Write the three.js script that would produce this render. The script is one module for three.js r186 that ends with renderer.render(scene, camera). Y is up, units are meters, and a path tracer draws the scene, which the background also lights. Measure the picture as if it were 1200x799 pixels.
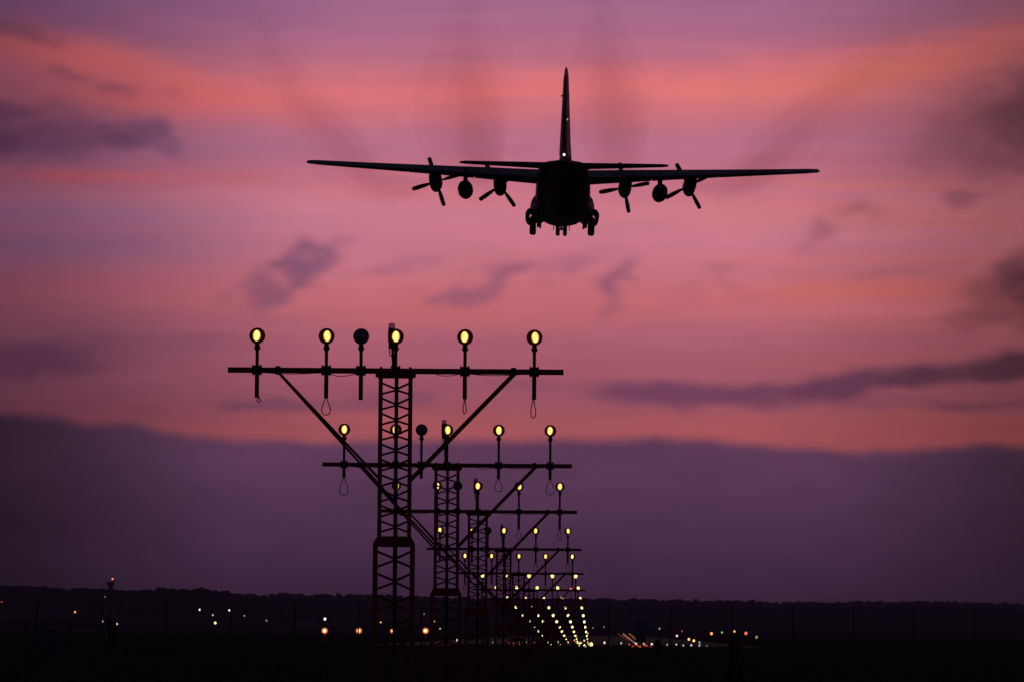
import * as THREE from 'three';
import { mergeGeometries } from 'three/addons/utils/BufferGeometryUtils.js';

// ------------------------------------------------------------------ camera, sky, sun, exposure
const scene = new THREE.Scene();
const F = 6100;                                   // focal length in pixels of the 1200 px wide photograph (a long telephoto lens)
const ROLL = 0.008, VPX = 699.5, VPY = 740.7;     // the runway axis (-z) meets the horizon there
const camera = new THREE.PerspectiveCamera(2 * Math.atan(399.5 / F) * 180 / Math.PI, 1200 / 799, 0.5, 60000);
camera.rotation.order = 'YXZ';
{
  const dx = VPX - 600, dy = VPY - 399.5, c = Math.cos(ROLL), s = Math.sin(ROLL);
  camera.rotation.set(Math.atan((dy * c - dx * s) / F), Math.atan((dx * c + dy * s) / F), ROLL);
}
camera.position.set(0, 1.75, 0);
camera.updateMatrixWorld(true);

// small seeded tools
function rng(seed) { let a = seed >>> 0; return () => { a = (a + 0x6d2b79f5) | 0; let t = Math.imul(a ^ (a >>> 15), 1 | a); t = (t + Math.imul(t ^ (t >>> 7), 61 | t)) ^ t; return ((t ^ (t >>> 14)) >>> 0) / 4294967296; }; }
const hash2 = (x, y) => { let h = Math.imul(x, 374761393) + Math.imul(y, 668265263) | 0; h = Math.imul(h ^ (h >>> 13), 1274126177); return ((h ^ (h >>> 16)) >>> 0) / 4294967296; };
function vnoise(x, y) {
  const ix = Math.floor(x), iy = Math.floor(y), fx = x - ix, fy = y - iy, sx = fx * fx * (3 - 2 * fx), sy = fy * fy * (3 - 2 * fy);
  const a = hash2(ix, iy), b = hash2(ix + 1, iy), c = hash2(ix, iy + 1), d = hash2(ix + 1, iy + 1);
  return a + (b - a) * sx + (c - a) * sy + (a - b - c + d) * sx * sy;
}
const fbm = (x, y, n = 4) => { let s = 0, a = 0.5, t = 0; for (let i = 0; i < n; i++) { s += a * vnoise(x, y); t += a; a *= 0.5; x = x * 2.03 + 17.3; y = y * 2.03 + 9.1; } return s / t; };
const sst = (a, b, x) => { const t = Math.min(1, Math.max(0, (x - a) / (b - a))); return t * t * (3 - 2 * t); };
const lerp = (a, b, t) => a + (b - a) * t;
function keyed(keys, x) {
  if (x <= keys[0][0]) return keys[0][1];
  for (let i = 1; i < keys.length; i++) if (x <= keys[i][0]) {
    const t = (x - keys[i - 1][0]) / (keys[i][0] - keys[i - 1][0]), a = keys[i - 1][1], b = keys[i][1];
    return Array.isArray(a) ? [lerp(a[0], b[0], t), lerp(a[1], b[1], t), lerp(a[2], b[2], t)] : lerp(a, b, sst(0, 1, t));
  }
  return keys[keys.length - 1][1];
}

// the dusk sky: air and clouds only, colour as a function of azimuth and elevation (1 unit = 1/6100 rad, y falls with elevation, 740 = horizon)
const SKY = [
  [-2600, [46, 43, 60]], [-1200, [50, 45, 63]], [-500, [60, 51, 70]], [-260, [92, 69, 94]], [-110, [138, 93, 121]], [0, [166, 106, 140]], [45, [176, 108, 138]], [90, [196, 113, 132]], [130, [198, 114, 132]],
  [165, [187, 114, 140]], [205, [200, 116, 135]], [245, [211, 127, 144]], [285, [207, 123, 141]], [320, [202, 116, 131]], [355, [204, 112, 121]], [390, [182, 102, 118]], [430, [170, 94, 111]],
  [470, [160, 87, 103]], [505, [174, 89, 96]], [540, [174, 89, 98]], [800, [150, 78, 90]],
];
const BAND = [[-3000, 60], [-600, 60], [0, 66], [120, 74], [250, 108], [420, 112], [600, 104], [800, 100], [950, 86], [1080, 72], [1200, 48], [1800, 40], [4000, 60]];
const BANK = [[-4000, 500], [-300, 470], [0, 487], [60, 492], [110, 501], [150, 499], [200, 509], [260, 516], [400, 519], [600, 518], [680, 515], [760, 514], [860, 520], [940, 526], [1010, 531], [1060, 532], [1110, 527], [1160, 523], [1200, 523], [1500, 505], [4000, 500]];
// dark cloudlets: x, y, half length, half height, tilt, strength, colour
const DARK = [
  [166, 156, 40, 19, 0.1, 0.55, [100, 66, 96]], [208, 172, 15, 24, -0.15, 0.42, [106, 72, 102]], [150, 172, 30, 12, 0.1, 0.4, [110, 68, 96]], [70, 166, 95, 26, -0.1, 0.34, [118, 68, 96]], [78, 90, 28, 9, 0.15, 0.42, [136, 74, 92]], [130, 108, 30, 9, 0.1, 0.42, [140, 78, 98]], [22, 134, 30, 9, 0.1, 0.3, [120, 66, 88]], [10, 38, 70, 12, 0.25, 0.4, [120, 72, 92]],
  [200, 112, 22, 8, 0.1, 0.25, [156, 84, 104]], [280, 12, 130, 22, 0.1, 0.22, [128, 82, 122]],
  [366, 302, 30, 17, -0.3, 0.6, [124, 78, 106]], [345, 322, 22, 16, -0.8, 0.5, [124, 78, 106]], [324, 346, 34, 17, -0.35, 0.58, [124, 77, 106]], [264, 352, 14, 7, 0, 0.25, [130, 76, 100]],
  [572, 336, 40, 15, -0.4, 0.55, [142, 82, 108]], [604, 326, 30, 12, -0.2, 0.4, [146, 84, 110]], [648, 312, 40, 12, -0.2, 0.4, [156, 90, 116]], [520, 356, 30, 9, -0.5, 0.42, [150, 85, 108]], [480, 310, 46, 11, -0.15, 0.36, [160, 93, 120]],
  [731, 326, 26, 11, -1.0, 0.6, [142, 82, 108]], [712, 348, 26, 10, -1.05, 0.55, [146, 83, 107]], [699, 370, 16, 7, -1.0, 0.45, [150, 85, 107]], [766, 320, 22, 7, 0.3, 0.3, [160, 90, 110]], [800, 352, 26, 12, 0, 0.15, [160, 88, 106]],
  [964, 276, 14, 15, -0.9, 0.5, [150, 86, 104]], [940, 290, 22, 8, -0.7, 0.3, [160, 90, 106]], [1010, 250, 30, 11, 0.1, 0.42, [148, 82, 98]], [1128, 236, 34, 11, 0, 0.4, [128, 72, 86]], [858, 326, 12, 22, -0.6, 0.3, [168, 90, 106]], [820, 336, 26, 9, -0.2, 0.2, [168, 90, 108]],
  [1192, 322, 32, 30, 0, 0.6, [96, 54, 64]], [1164, 350, 44, 32, -0.3, 0.5, [112, 62, 74]], [1260, 350, 80, 60, 0, 0.8, [74, 44, 54]], [1130, 378, 26, 20, 0, 0.3, [126, 66, 78]],
  [785, 460, 105, 17, 0.02, 0.85, [110, 62, 88]], [890, 464, 85, 14, -0.02, 0.85, [108, 61, 86]], [985, 453, 70, 17, -0.14, 0.88, [102, 58, 82]], [1062, 443, 48, 16, -0.02, 0.85, [98, 56, 78]], [930, 472, 200, 9, -0.02, 0.4, [124, 68, 88]], [1180, 431, 60, 18, -0.1, 0.85, [82, 49, 66]], [1290, 424, 70, 18, 0, 0.8, [76, 46, 62]], [1150, 476, 80, 6, 0, 0.45, [104, 60, 76]],
  [320, 476, 90, 9, 0.0, 0.6, [106, 64, 92]], [450, 470, 70, 12, -0.08, 0.5, [114, 66, 92]], [180, 479, 34, 4, 0, 0.3, [112, 64, 86]], [620, 452, 60, 9, 0.1, 0.35, [124, 70, 96]],
  [30, 424, 120, 26, 0, 0.4, [82, 50, 74]], [170, 404, 160, 20, 0, 0.25, [116, 70, 96]], [1150, 165, 110, 52, -0.25, 0.34, [128, 74, 86]],
  [540, 344, 34, 6, -0.45, 0.34, [152, 90, 112]], [612, 318, 36, 6, -0.3, 0.34, [152, 90, 114]], [690, 306, 30, 6, -0.35, 0.3, [160, 94, 116]], [836, 318, 34, 6, -0.3, 0.26, [168, 96, 110]], [430, 318, 40, 6, -0.25, 0.26, [164, 98, 122]], [300, 332, 30, 7, -0.4, 0.3, [132, 80, 106]], [392, 284, 24, 7, -0.2, 0.35, [138, 86, 114]], [884, 352, 40, 6, -0.15, 0.22, [170, 94, 108]], [1050, 322, 60, 5, -0.1, 0.3, [150, 84, 94]],
  [1125, 440, 70, 13, -0.06, 0.72, [92, 54, 74]], [1210, 140, 120, 80, -0.3, 0.4, [114, 68, 76]], [40, 156, 120, 40, 0, 0.3, [112, 64, 88]], [1270, 120, 120, 60, -0.3, 0.5, [90, 56, 62]], [-90, 160, 120, 50, 0, 0.5, [74, 46, 64]],
];
// lit streaks
const LIT = [
  [70, 66, 130, 24, 0.22, 0.85, [255, 118, 118]], [150, 116, 150, 20, 0.06, 0.75, [236, 108, 114]], [300, 172, 150, 28, 0.02, 0.4, [178, 108, 142]], [100, 254, 240, 14, 0.02, 0.6, [180, 118, 154]], [100, 290, 240, 22, 0.0, 0.6, [164, 106, 142]],
  [1000, 342, 190, 13, -0.03, 0.62, [214, 104, 102]], [1030, 306, 190, 4, -0.02, 0.5, [210, 108, 108]], [1000, 246, 180, 8, 0.04, 0.5, [214, 112, 116]], [1020, 219, 140, 4, 0.04, 0.6, [220, 118, 116]], [1090, 264, 120, 4, 0.02, 0.5, [206, 106, 104]], [860, 300, 60, 5, 0, 0.35, [216, 114, 126]],
  [880, 258, 150, 14, 0.03, 0.35, [210, 119, 131]], [480, 226, 180, 10, 0.06, 0.3, [216, 111, 124]], [100, 209, 130, 8, 0.02, 0.7, [232, 104, 112]], [280, 208, 50, 6, 0, 0.4, [200, 98, 112]], [520, 368, 130, 16, -0.03, 0.45, [200, 99, 107]], [690, 375, 90, 14, -0.1, 0.3, [202, 102, 109]],
  [110, 334, 210, 13, 0.02, 0.55, [200, 100, 122]], [200, 490, 260, 10, 0.06, 0.5, [150, 74, 94]], [760, 402, 60, 20, 0, 0.2, [172, 90, 114]], [900, 500, 330, 14, 0.02, 0.5, [178, 83, 91]], [1090, 488, 130, 5, 0.03, 0.5, [178, 90, 88]], [520, 490, 160, 9, 0, 0.3, [162, 80, 96]], [980, 424, 140, 9, -0.05, 0.4, [178, 88, 94]], [1050, 88, 210, 24, -0.18, 0.55, [226, 116, 110]], [840, 104, 130, 18, 0, 0.4, [232, 122, 120]], [200, 96, 120, 16, 0.25, 0.5, [236, 112, 112]],
];
for (const q of LIT) q[6] = [q[6][0] + 4, q[6][1] + 7, q[6][2] + 1];
for (const q of DARK) q[6] = [q[6][0] + 4, q[6][1] + 3, q[6][2] + 5];
function spot(s, x, y, wx, wy) {
  const dx = x + wx - s[0], dy = y + wy - s[1], c = Math.cos(s[4]), n = Math.sin(s[4]), u = (dx * c + dy * n) / s[2], v = (-dx * n + dy * c) / s[3], q = u * u + v * v;
  return q > 4 ? 0 : Math.exp(-q * 1.15) * (1 - sst(2.6, 4, q));
}
function skyColor(x, y, out) {
  const away = Math.abs(x - 640);
  const nB = fbm(x / 210, y / 34, 4) - 0.5, nF = fbm(x / 55 + 31, y / 22, 4) - 0.5, nL = fbm(x / 620 + 7, y / 150, 3) - 0.5;
  let [r, g, b] = keyed(SKY, y + nB * 30 + nL * 24);
  const mix = (c, t) => { r = lerp(r, c[0], t); g = lerp(g, c[1], t); b = lerp(b, c[2], t); };
  const low = sst(-220, -40, y);
  // the long coral band
  const by = keyed(BAND, x) + nB * 14 + nL * 10, bd = y - by, bw = bd < 0 ? 27 : 34;
  mix([230, 119, 121], 0.88 * Math.exp(-bd * bd / (bw * bw)) * low * (0.8 + nF * 0.5) * (1 - 0.8 * sst(1500, 5000, away)));
  // fine streaks
  const st = fbm(x / 260 + 3, y / 9 + x / 900, 3) - 0.5;
  const sf = fbm(x / 85 + 70, y / 6.5 + x / 240, 3) - 0.5;
  r += st * 12 + sf * 8; g += st * 6 + sf * 5; b += st * 5 + sf * 6;
  if (x > -700 && x < 1900) {
    const wx = (fbm(x / 30 + 5, y / 22, 4) - 0.5) * 44, wy = (fbm(x / 32 + 60, y / 20 + 8, 4) - 0.5) * 30, wisp = (fbm(x / 25 + 90, y / 14 + x / 55, 3) - 0.5) * 0.9 + (fbm(x / 13 + 40, y / 8 + 7, 2) - 0.5) * 0.5;
    for (const s of LIT) { const t = spot(s, x, y, wx * 0.5, wy * 0.35); if (t > 0.002) mix(s[6], Math.min(1, t * s[5] * 1.1)); }
    for (const s of DARK) {
      const big = s[2] > 45 || s[0] > 1150, k = big ? 0.45 : 1, t = spot(s, x, y, wx * k, wy * Math.min(k, s[3] / 14));
      if (!big && s[0] > 230) {
        const h = spot([s[0], s[1], s[2] * 1.7, s[3] * 1.7, s[4]], x, y, wx * 1.5, wy * 1.3);   // thin ragged veil round a small cloud
        if (h > 0.01) mix(s[6], sst(0.15, 1.1, h * (1 + wisp * 2.6 + nF)) * s[5] * 0.34);
      }
      if (t > 0.002) mix(s[6], sst(0.12, 0.84, t * (1 + nF * 0.5 + wisp * (big ? 0.75 : 2.1))) * s[5] * (big ? 1 : 0.9));
    }
  } else {
    const cl = sst(0.52, 0.72, fbm(x / 330 + 11, y / 46, 4));
    mix([108, 64, 88], cl * 0.5 * low);
  }
  r += nF * 7; g += nF * 4; b += nF * 4;
  // the glow of the set sun is strongest in the middle and fades to both sides
  const L = sst(430, -90, x), R = sst(840, 1300, x), far = sst(900, 9000, away);
  r *= lerp(1, 0.58, L) * lerp(1, 0.72, R) * lerp(1, 0.8, far); g *= lerp(1, 0.57, L) * lerp(1, 0.68, R) * lerp(1, 0.9, far); b *= lerp(1, 0.66, L) * lerp(1, 0.66, R) * lerp(1, 1.0, far);
  // the dark cloud bank low over the horizon
  const ey = keyed(BANK, x) + (fbm(x / 46, 4.2, 4) - 0.5) * 9, e = sst(-8, 8, y - ey + nF * 7);
  if (e > 0) {
    const d = y - ey, m = sst(0, 170, d), side = sst(330, -60, x) * 0.5 + sst(900, 1320, x) * 0.46;
    const k = 1 - side, f = 1 + nF * 0.1 + nB * 0.1;
    mix([lerp(95, 73, m) * k * f, lerp(61, 47, m) * k * f, lerp(91, 75, m) * k * f], e * 0.97);
  }
  out[0] = r; out[1] = g; out[2] = b;
}
{
  const W = 4096, H = 4096, data = new Float32Array(W * H * 4), lin = new Float32Array(1024), c = [0, 0, 0];
  for (let i = 0; i < 1024; i++) { const s = i / 4 / 255; lin[i] = s <= 0.04045 ? s / 12.92 : Math.pow((s + 0.055) / 1.055, 2.4); }
  const L = (v) => lin[Math.max(0, Math.min(1023, (v * 4) | 0))];
  for (let row = 0; row < H; row++) {
    const el = ((row + 0.5) / H - 0.5) * Math.PI, y0 = VPY - el * F;
    const fine = el > -0.004 && el < 0.16, step = fine ? 1 : el > 0 && el < 0.5 ? 8 : 64;
    for (let col = 0; col < W; col++) {
      const o = (row * W + col) * 4;
      if (!fine && col % step) { const p = o - 4; data[o] = data[p]; data[o + 1] = data[p + 1]; data[o + 2] = data[p + 2]; data[o + 3] = 1; continue; }
      let az = ((col + 0.5) / W - 0.5) * 2 * Math.PI + Math.PI / 2;
      if (az > Math.PI) az -= 2 * Math.PI;
      const x0 = VPX + az * F, dx = az * F;
      if (fine && Math.abs(az) > 0.5 && col % 4) { const p = o - 4; data[o] = data[p]; data[o + 1] = data[p + 1]; data[o + 2] = data[p + 2]; data[o + 3] = 1; continue; }
      skyColor(Math.abs(az) < 0.4 ? x0 - (y0 - VPY) * ROLL : x0, Math.max(-2600, Math.abs(az) < 0.4 ? y0 + dx * ROLL * (1 - sst(0.2, 0.4, Math.abs(az))) : y0), c);
      data[o] = L(c[0]); data[o + 1] = L(c[1]); data[o + 2] = L(c[2]); data[o + 3] = 1;
    }
  }
  const sky = new THREE.DataTexture(data, W, H, THREE.RGBAFormat, THREE.FloatType);
  sky.mapping = THREE.EquirectangularReflectionMapping; sky.magFilter = THREE.LinearFilter; sky.minFilter = THREE.LinearFilter; sky.needsUpdate = true;
  scene.background = sky; scene.environment = sky;
}
// the sun has set behind the cloud bank: only a trace of red light is left, from low behind the runway
const sun = new THREE.DirectionalLight(new THREE.Color(1, 0.62, 0.5), 0.02);
sun.name = 'sun'; sun.position.set(-40, 60, -1000); sun.target.position.set(0, 0, -300); sun.shadow.radius = 20; sun.castShadow = true;
Object.assign(sun.shadow.camera, { left: -200, right: 200, top: 200, bottom: -200, near: 1, far: 3000 });
scene.add(sun, sun.target);
const renderer = new THREE.WebGLRenderer({ antialias: true });
renderer.setSize(1200, 799);
renderer.toneMapping = THREE.LinearToneMapping; renderer.toneMappingExposure = 1;
renderer.shadowMap.enabled = true;

// ------------------------------------------------------------------ helpers
const lc = (r, g, b) => new THREE.Color().setRGB(r, g, b);
const mat = (r, g, b, roughness = 0.8, extra = {}) => new THREE.MeshStandardMaterial({ color: lc(r, g, b), roughness, ...extra });
const matte = (r, g, b, extra = {}) => new THREE.MeshPhysicalMaterial({ color: lc(r, g, b), roughness: 1, specularIntensity: 0, ...extra });
const glow = (r, g, b, k = 1, map = null) => new THREE.MeshStandardMaterial({ color: lc(0.02, 0.02, 0.02), roughness: 0.5, emissive: lc(r, g, b), emissiveIntensity: k, emissiveMap: map });
function loftRings(rings) {
  const n = rings[0].length, pos = [], idx = [];
  rings.forEach((r) => r.forEach((v) => pos.push(v.x, v.y, v.z)));
  for (let i = 0; i < rings.length - 1; i++) for (let j = 0; j < n; j++) { const a = i * n + j, b = i * n + (j + 1) % n; idx.push(a, b, a + n, b, b + n, a + n); }
  for (const k of [0, rings.length - 1]) for (let j = 1; j < n - 1; j++) idx.push(k * n, k * n + j, k * n + j + 1);
  const g = new THREE.BufferGeometry(); g.setAttribute('position', new THREE.Float32BufferAttribute(pos, 3)); g.setIndex(idx);
  const f = g.toNonIndexed(); f.computeVertexNormals(); return f;
}
const taken = {};
const numbered = (n) => { const k = taken[n] = (taken[n] ?? -1) + 1; return k ? `${n}_${String(k).padStart(3, '0')}` : n; };
function tag(o, label, category, group) { o.userData.label = label; o.userData.category = category; if (group) o.userData.group = group; return o; }
function thing(name, label, category, [x, y, z], group) { const o = new THREE.Group(); o.name = numbered(name); o.position.set(x, y, z); scene.add(o); return tag(o, label, category, group); }
function part(name, geometry, material, parent) { const m = new THREE.Mesh(geometry, material); m.name = name; m.castShadow = m.receiveShadow = true; parent.add(m); return m; }
function structure(name, geometry, material, kind = 'structure') { const m = new THREE.Mesh(geometry, material); m.name = numbered(name); m.castShadow = m.receiveShadow = true; m.userData.kind = kind; scene.add(m); return m; }
const V = (x, y, z) => new THREE.Vector3(x, y, z);
const UPV = V(0, 1, 0);
const rodG = new THREE.CylinderGeometry(1, 1, 1, 8), boxG = new THREE.BoxGeometry(1, 1, 1);
function rodMatrix(a, b, r, r2 = r) { const d = b.clone().sub(a), q = new THREE.Quaternion().setFromUnitVectors(UPV, d.clone().normalize()); return new THREE.Matrix4().compose(a.clone().add(b).multiplyScalar(0.5), q, V(r, d.length(), r2)); }
function rod(name, a, b, r, m, parent) { const o = part(name, rodG, m, parent); rodMatrix(a, b, r).decompose(o.position, o.quaternion, o.scale); return o; }
const rodGeo = (a, b, r) => rodG.clone().applyMatrix4(rodMatrix(a, b, r));
const boxGeo = (w, h, d, x = 0, y = 0, z = 0) => new THREE.BoxGeometry(w, h, d).translate(x, y, z);
function box(name, w, h, d, x, y, z, m, parent) { const o = part(name, boxG, m, parent); o.scale.set(w, h, d); o.position.set(x, y, z); return o; }
// a photograph pixel as a direction; the distance comes from the ground or the thing it belongs to
function ray(px, py) { return V((px - 600) / F, (399.5 - py) / F, -1).applyQuaternion(camera.quaternion); }
function onPlane(px, py, d) { const v = ray(px, py); return v.multiplyScalar(d / -v.z).add(camera.position); }
function noiseTexture(size, fn) {
  const a = new Uint8Array(size * size * 4);
  for (let y = 0; y < size; y++) for (let x = 0; x < size; x++) { const v = fn(x / size, y / size), o = (y * size + x) * 4; for (let c = 0; c < 3; c++) a[o + c] = Math.max(0, Math.min(255, (Array.isArray(v) ? v[c] : v) * 255)); a[o + 3] = 255; }
  const t = new THREE.DataTexture(a, size, size); t.wrapS = t.wrapT = THREE.RepeatWrapping; t.magFilter = THREE.LinearFilter; t.minFilter = THREE.LinearMipmapLinearFilter; t.generateMipmaps = true; t.needsUpdate = true; return t;
}

// ------------------------------------------------------------------ terrain
// level airfield, then long low hills some kilometres behind it; nearer wooded rise on the left
function terrain(x, z) {
  const d = Math.hypot(x, z), az = Math.atan2(x, -z), ax = az * F;
  let h = (fbm(x / 90, z / 90, 3) - 0.5) * 0.25 * sst(560, 1000, d);
  const right = keyed([[-9000, 56], [-700, 52], [-300, 49], [0, 46], [600, 45], [3000, 50], [9000, 56]], ax) + (fbm(ax / 190, 3.3, 3) - 0.5) * 6;
  h += right * sst(0, 1, (d - 2300) / 6200) * (1 - 0.35 * sst(8600, 20000, d));
  const left = sst(-330, -470, ax) * (16 + (fbm(ax / 90 + 40, 1.5, 3) - 0.5) * 7) * Math.exp(-Math.pow((d - 4600) / 900, 2));
  return h + left * 0.85;
}
const soilTex = noiseTexture(512, (u, v) => { const n = fbm(u * 24, v * 24, 4), k = fbm(u * 90 + 5, v * 90, 3); const t = 0.55 + 0.5 * n + 0.35 * (k - 0.5); return [t * 0.9, t, t * 0.75]; });
{
  const pos = [], uv = [], idx = [], angles = [], rings = [];
  for (let a = -180; a < -12; a += 4) angles.push(a);
  for (let a = -12; a < 12; a += 0.12) angles.push(a);
  for (let a = 12; a <= 180.01; a += 4) angles.push(a);
  angles[angles.length - 1] = 180;
  for (let d = 0.5; d < 20000; d *= d > 2000 && d < 10000 ? 1.035 : 1.09) rings.push(d);
  for (const d of rings) for (const a of angles) {
    const t = a * Math.PI / 180, x = Math.sin(t) * d, z = -Math.cos(t) * d;
    pos.push(x, terrain(x, z), z); uv.push(x / 14, z / 14);
  }
  const n = angles.length;
  for (let i = 0; i < rings.length - 1; i++) for (let j = 0; j < n - 1; j++) { const p = i * n + j; idx.push(p, p + 1, p + n, p + 1, p + n + 1, p + n); }
  const g = new THREE.BufferGeometry();
  g.setAttribute('position', new THREE.Float32BufferAttribute(pos, 3)); g.setAttribute('uv', new THREE.Float32BufferAttribute(uv, 2)); g.setIndex(idx); g.computeVertexNormals();
  structure('ground', g, matte(0.085, 0.07, 0.058, { map: soilTex }));
}
// the runway ahead and a taxiway beside it
const asphaltTex = noiseTexture(256, (u, v) => 0.7 + 0.5 * (fbm(u * 30, v * 30, 4) - 0.5));
{
  const sheet = (x0, x1, z0, z1, y) => { const g = new THREE.PlaneGeometry(x1 - x0, z0 - z1, 1, 1).rotateX(-Math.PI / 2).translate((x0 + x1) / 2, y, (z0 + z1) / 2); return g; };
  const tarmac = matte(0.05, 0.05, 0.052, { roughness: 0.7, specularIntensity: 0.12, map: asphaltTex });
  structure('runway', sheet(-25.4, 19.6, -575, -2200, 0.16), tarmac);
  structure('taxiway', sheet(20.5, 300, -640, -664, 0.17), tarmac);
}
// woods along the ridges: far-off masses of crowns
{
  const base = new THREE.IcosahedronGeometry(1, 1), p = base.attributes.position, R = rng(5);
  for (let i = 0; i < p.count; i++) { const v = V(p.getX(i), p.getY(i), p.getZ(i)), k = 0.72 + 0.56 * fbm(v.x * 2.1 + 4, v.y * 2.1 + v.z * 1.7 + 9, 3); p.setXYZ(i, v.x * k, v.y * k * (v.y > 0 ? 1.15 : 0.8), v.z * k); }
  base.computeVertexNormals();
  const leaf = matte(0.03, 0.034, 0.026);
  const wood = (name, spots) => {
    const m = new THREE.InstancedMesh(base, leaf, spots.length), M = new THREE.Matrix4();
    spots.forEach(([x, z, r, h], i) => m.setMatrixAt(i, M.compose(V(x, terrain(x, z) + h * 0.55, z), new THREE.Quaternion().setFromEuler(new THREE.Euler(0, R() * 6.3, 0)), V(r, h * 0.6, r))));
    m.name = name; m.userData.kind = 'stuff'; scene.add(m); return m;
  };
  const ring = (d0, d1, a0, a1, n, h0, h1) => Array.from({ length: n }, () => { const d = lerp(d0, d1, R()), a = lerp(a0, a1, R()) / F, h = lerp(h0, h1, Math.pow(R(), 3)) * (0.75 + 0.5 * vnoise(a * F / 26, d / 400)); return [Math.sin(a) * d, -Math.cos(a) * d, h * (0.55 + 0.35 * R()), h]; });
  tag(wood('far_wood', ring(4800, 8600, -1900, 1500, 20000, 2, 6.4)), 'dark wooded ridge far behind the airfield', 'wood');
  tag(wood('near_wood', ring(3700, 5000, -1500, -330, 9000, 2.4, 6.6)), 'darker wooded rise below the red beacon', 'wood');
}
// rough grass on the field
{
  const blade = []; const R = rng(11);
  for (let i = 0; i < 14; i++) {
    const a = R() * 6.28, l = 0.25 + 0.5 * R(), t = 0.15 + 0.5 * R(), g = new THREE.BufferGeometry(), w = 0.02, cx = (R() - 0.5) * 0.5, cz = (R() - 0.5) * 0.5, dx = Math.cos(a) * t * l, dz = Math.sin(a) * t * l;
    g.setAttribute('position', new THREE.Float32BufferAttribute([cx - w, 0, cz, cx + w, 0, cz, cx + dx * 0.4, l * 0.6, cz + dz * 0.4, cx + dx, l, cz + dz], 3)); g.setIndex([0, 1, 2, 1, 3, 2]); g.computeVertexNormals(); blade.push(g);
  }
  const tuft = mergeGeometries(blade), n = 9000, m = new THREE.InstancedMesh(tuft, matte(0.11, 0.09, 0.06, { side: THREE.DoubleSide }), n), M = new THREE.Matrix4();
  for (let i = 0; i < n; i++) {
    const d = 60 + 440 * Math.pow(R(), 0.8), x = lerp(-0.14, 0.12, R()) * d, k = 0.6 + 1.1 * R() * vnoise(x / 9, d / 14);
    m.setMatrixAt(i, M.compose(V(x, terrain(x, -d) - 0.02, -d), new THREE.Quaternion().setFromEuler(new THREE.Euler(0, R() * 6.3, 0)), V(k * 1.5, k, k * 1.5)));
  }
  m.name = 'rough_grass'; m.userData.kind = 'stuff'; tag(m, 'rough dark grass on the field below the light towers', 'grass'); scene.add(m);
}

// ------------------------------------------------------------------ materials
const rustTex = noiseTexture(256, (u, v) => { const n = fbm(u * 18, v * 18, 4); return [0.75 + 0.5 * (n - 0.5), 0.72 + 0.6 * (n - 0.5), 0.7 + 0.6 * (n - 0.5)]; });
const M = {
  red: mat(0.32, 0.045, 0.035, 0.75, { map: rustTex }), steel: mat(0.05, 0.035, 0.035, 0.7, { map: rustTex }), black: mat(0.02, 0.02, 0.022, 0.7), rubber: mat(0.015, 0.015, 0.016, 0.9),
  cable: mat(0.02, 0.018, 0.018, 0.8), grey: mat(0.16, 0.17, 0.2, 0.6), box: mat(0.1, 0.12, 0.16, 0.7), reflector: mat(0.05, 0.03, 0.015, 0.4, { metalness: 0.4 }),
  dome: new THREE.MeshPhysicalMaterial({ color: lc(0.5, 0.46, 0.55), transmission: 1, thickness: 0, roughness: 0.25, side: THREE.DoubleSide }),
  lensOff: new THREE.MeshPhysicalMaterial({ color: lc(0.1, 0.15, 0.22), roughness: 0.25, clearcoat: 1, clearcoatRoughness: 0.05 }),
};
// lamp face: the glowing coil area seen through the lens, an upright oval, with the dim amber reflector round it
function faceTexture(seed) {
  return noiseTexture(64, (u, v) => {
    const x = (u - 0.5) * 2 + (seed - 1) * 0.09, y = (v - 0.5) * 2, q = Math.hypot(x / 0.6, y / 0.86);
    const coil = Math.exp(-Math.pow((x + 0.12 * Math.sin(y * 4 + seed * 2)) / 0.3, 2)) * (0.75 + 0.4 * vnoise(y * 4 + seed * 9, seed));
    const t = sst(1.0, 0.75, q), k = t * (0.5 + 0.55 * coil);
    return [Math.min(1, k * 1.05 + 0.012 * (1 - t)), Math.min(1, k * 0.84 * (0.42 + 0.58 * t * t) + 0.003), Math.min(1, k * k * 0.26)];
  });
}
for (let i = 0; i < 1; i++) M.faces = [0, 1, 2].map((s) => glow(1, 0.97, 0.92, [1.6, 1.95, 1.75][s], faceTexture(s)));
M.farLamp = glow(1, 0.78, 0.27, 1.7); M.farthestLamp = glow(1, 0.8, 0.3, 2.6);

// ------------------------------------------------------------------ approach light towers
const CX = -2.93;                                                         // the row of towers stands on the runway's centre line
const ROWS = [   // distance, pixel of the middle lamp
  [74.85, 461, 394.6], [100.8, 522.3, 503.8], [127.1, 557.3, 569.4], [162.7, 588.8, 621.6], [193.6, 605.6, 651.6], [223.4, 619, 674.4], [254, 628.5, 688.9], [285, 635.7, 701], [316, 642, 712],
  [348, 647, 721], [379, 651.4, 728.3], [407, 655, 734.5], [436, 657.9, 740], [466, 661, 744.5], [496, 663, 748.3], [528, 665.2, 752.4], [556, 667.3, 755.4],
];
const ORD = ['tallest', 'second tallest', 'third tallest', 'fourth tallest', 'fifth tallest', 'sixth tallest', 'seventh tallest', 'eighth tallest', 'ninth tallest', 'tenth tallest', 'eleventh tallest', 'twelfth tallest', 'thirteenth tallest', 'fourteenth tallest', 'fifteenth tallest', 'second lowest', 'lowest'];
const ringG = new THREE.TorusGeometry(0.102, 0.014, 8, 28), lensG = new THREE.SphereGeometry(0.22, 24, 10, 0, Math.PI * 2, 0, 0.47).rotateX(Math.PI / 2).translate(0, 0, -0.19);
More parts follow.
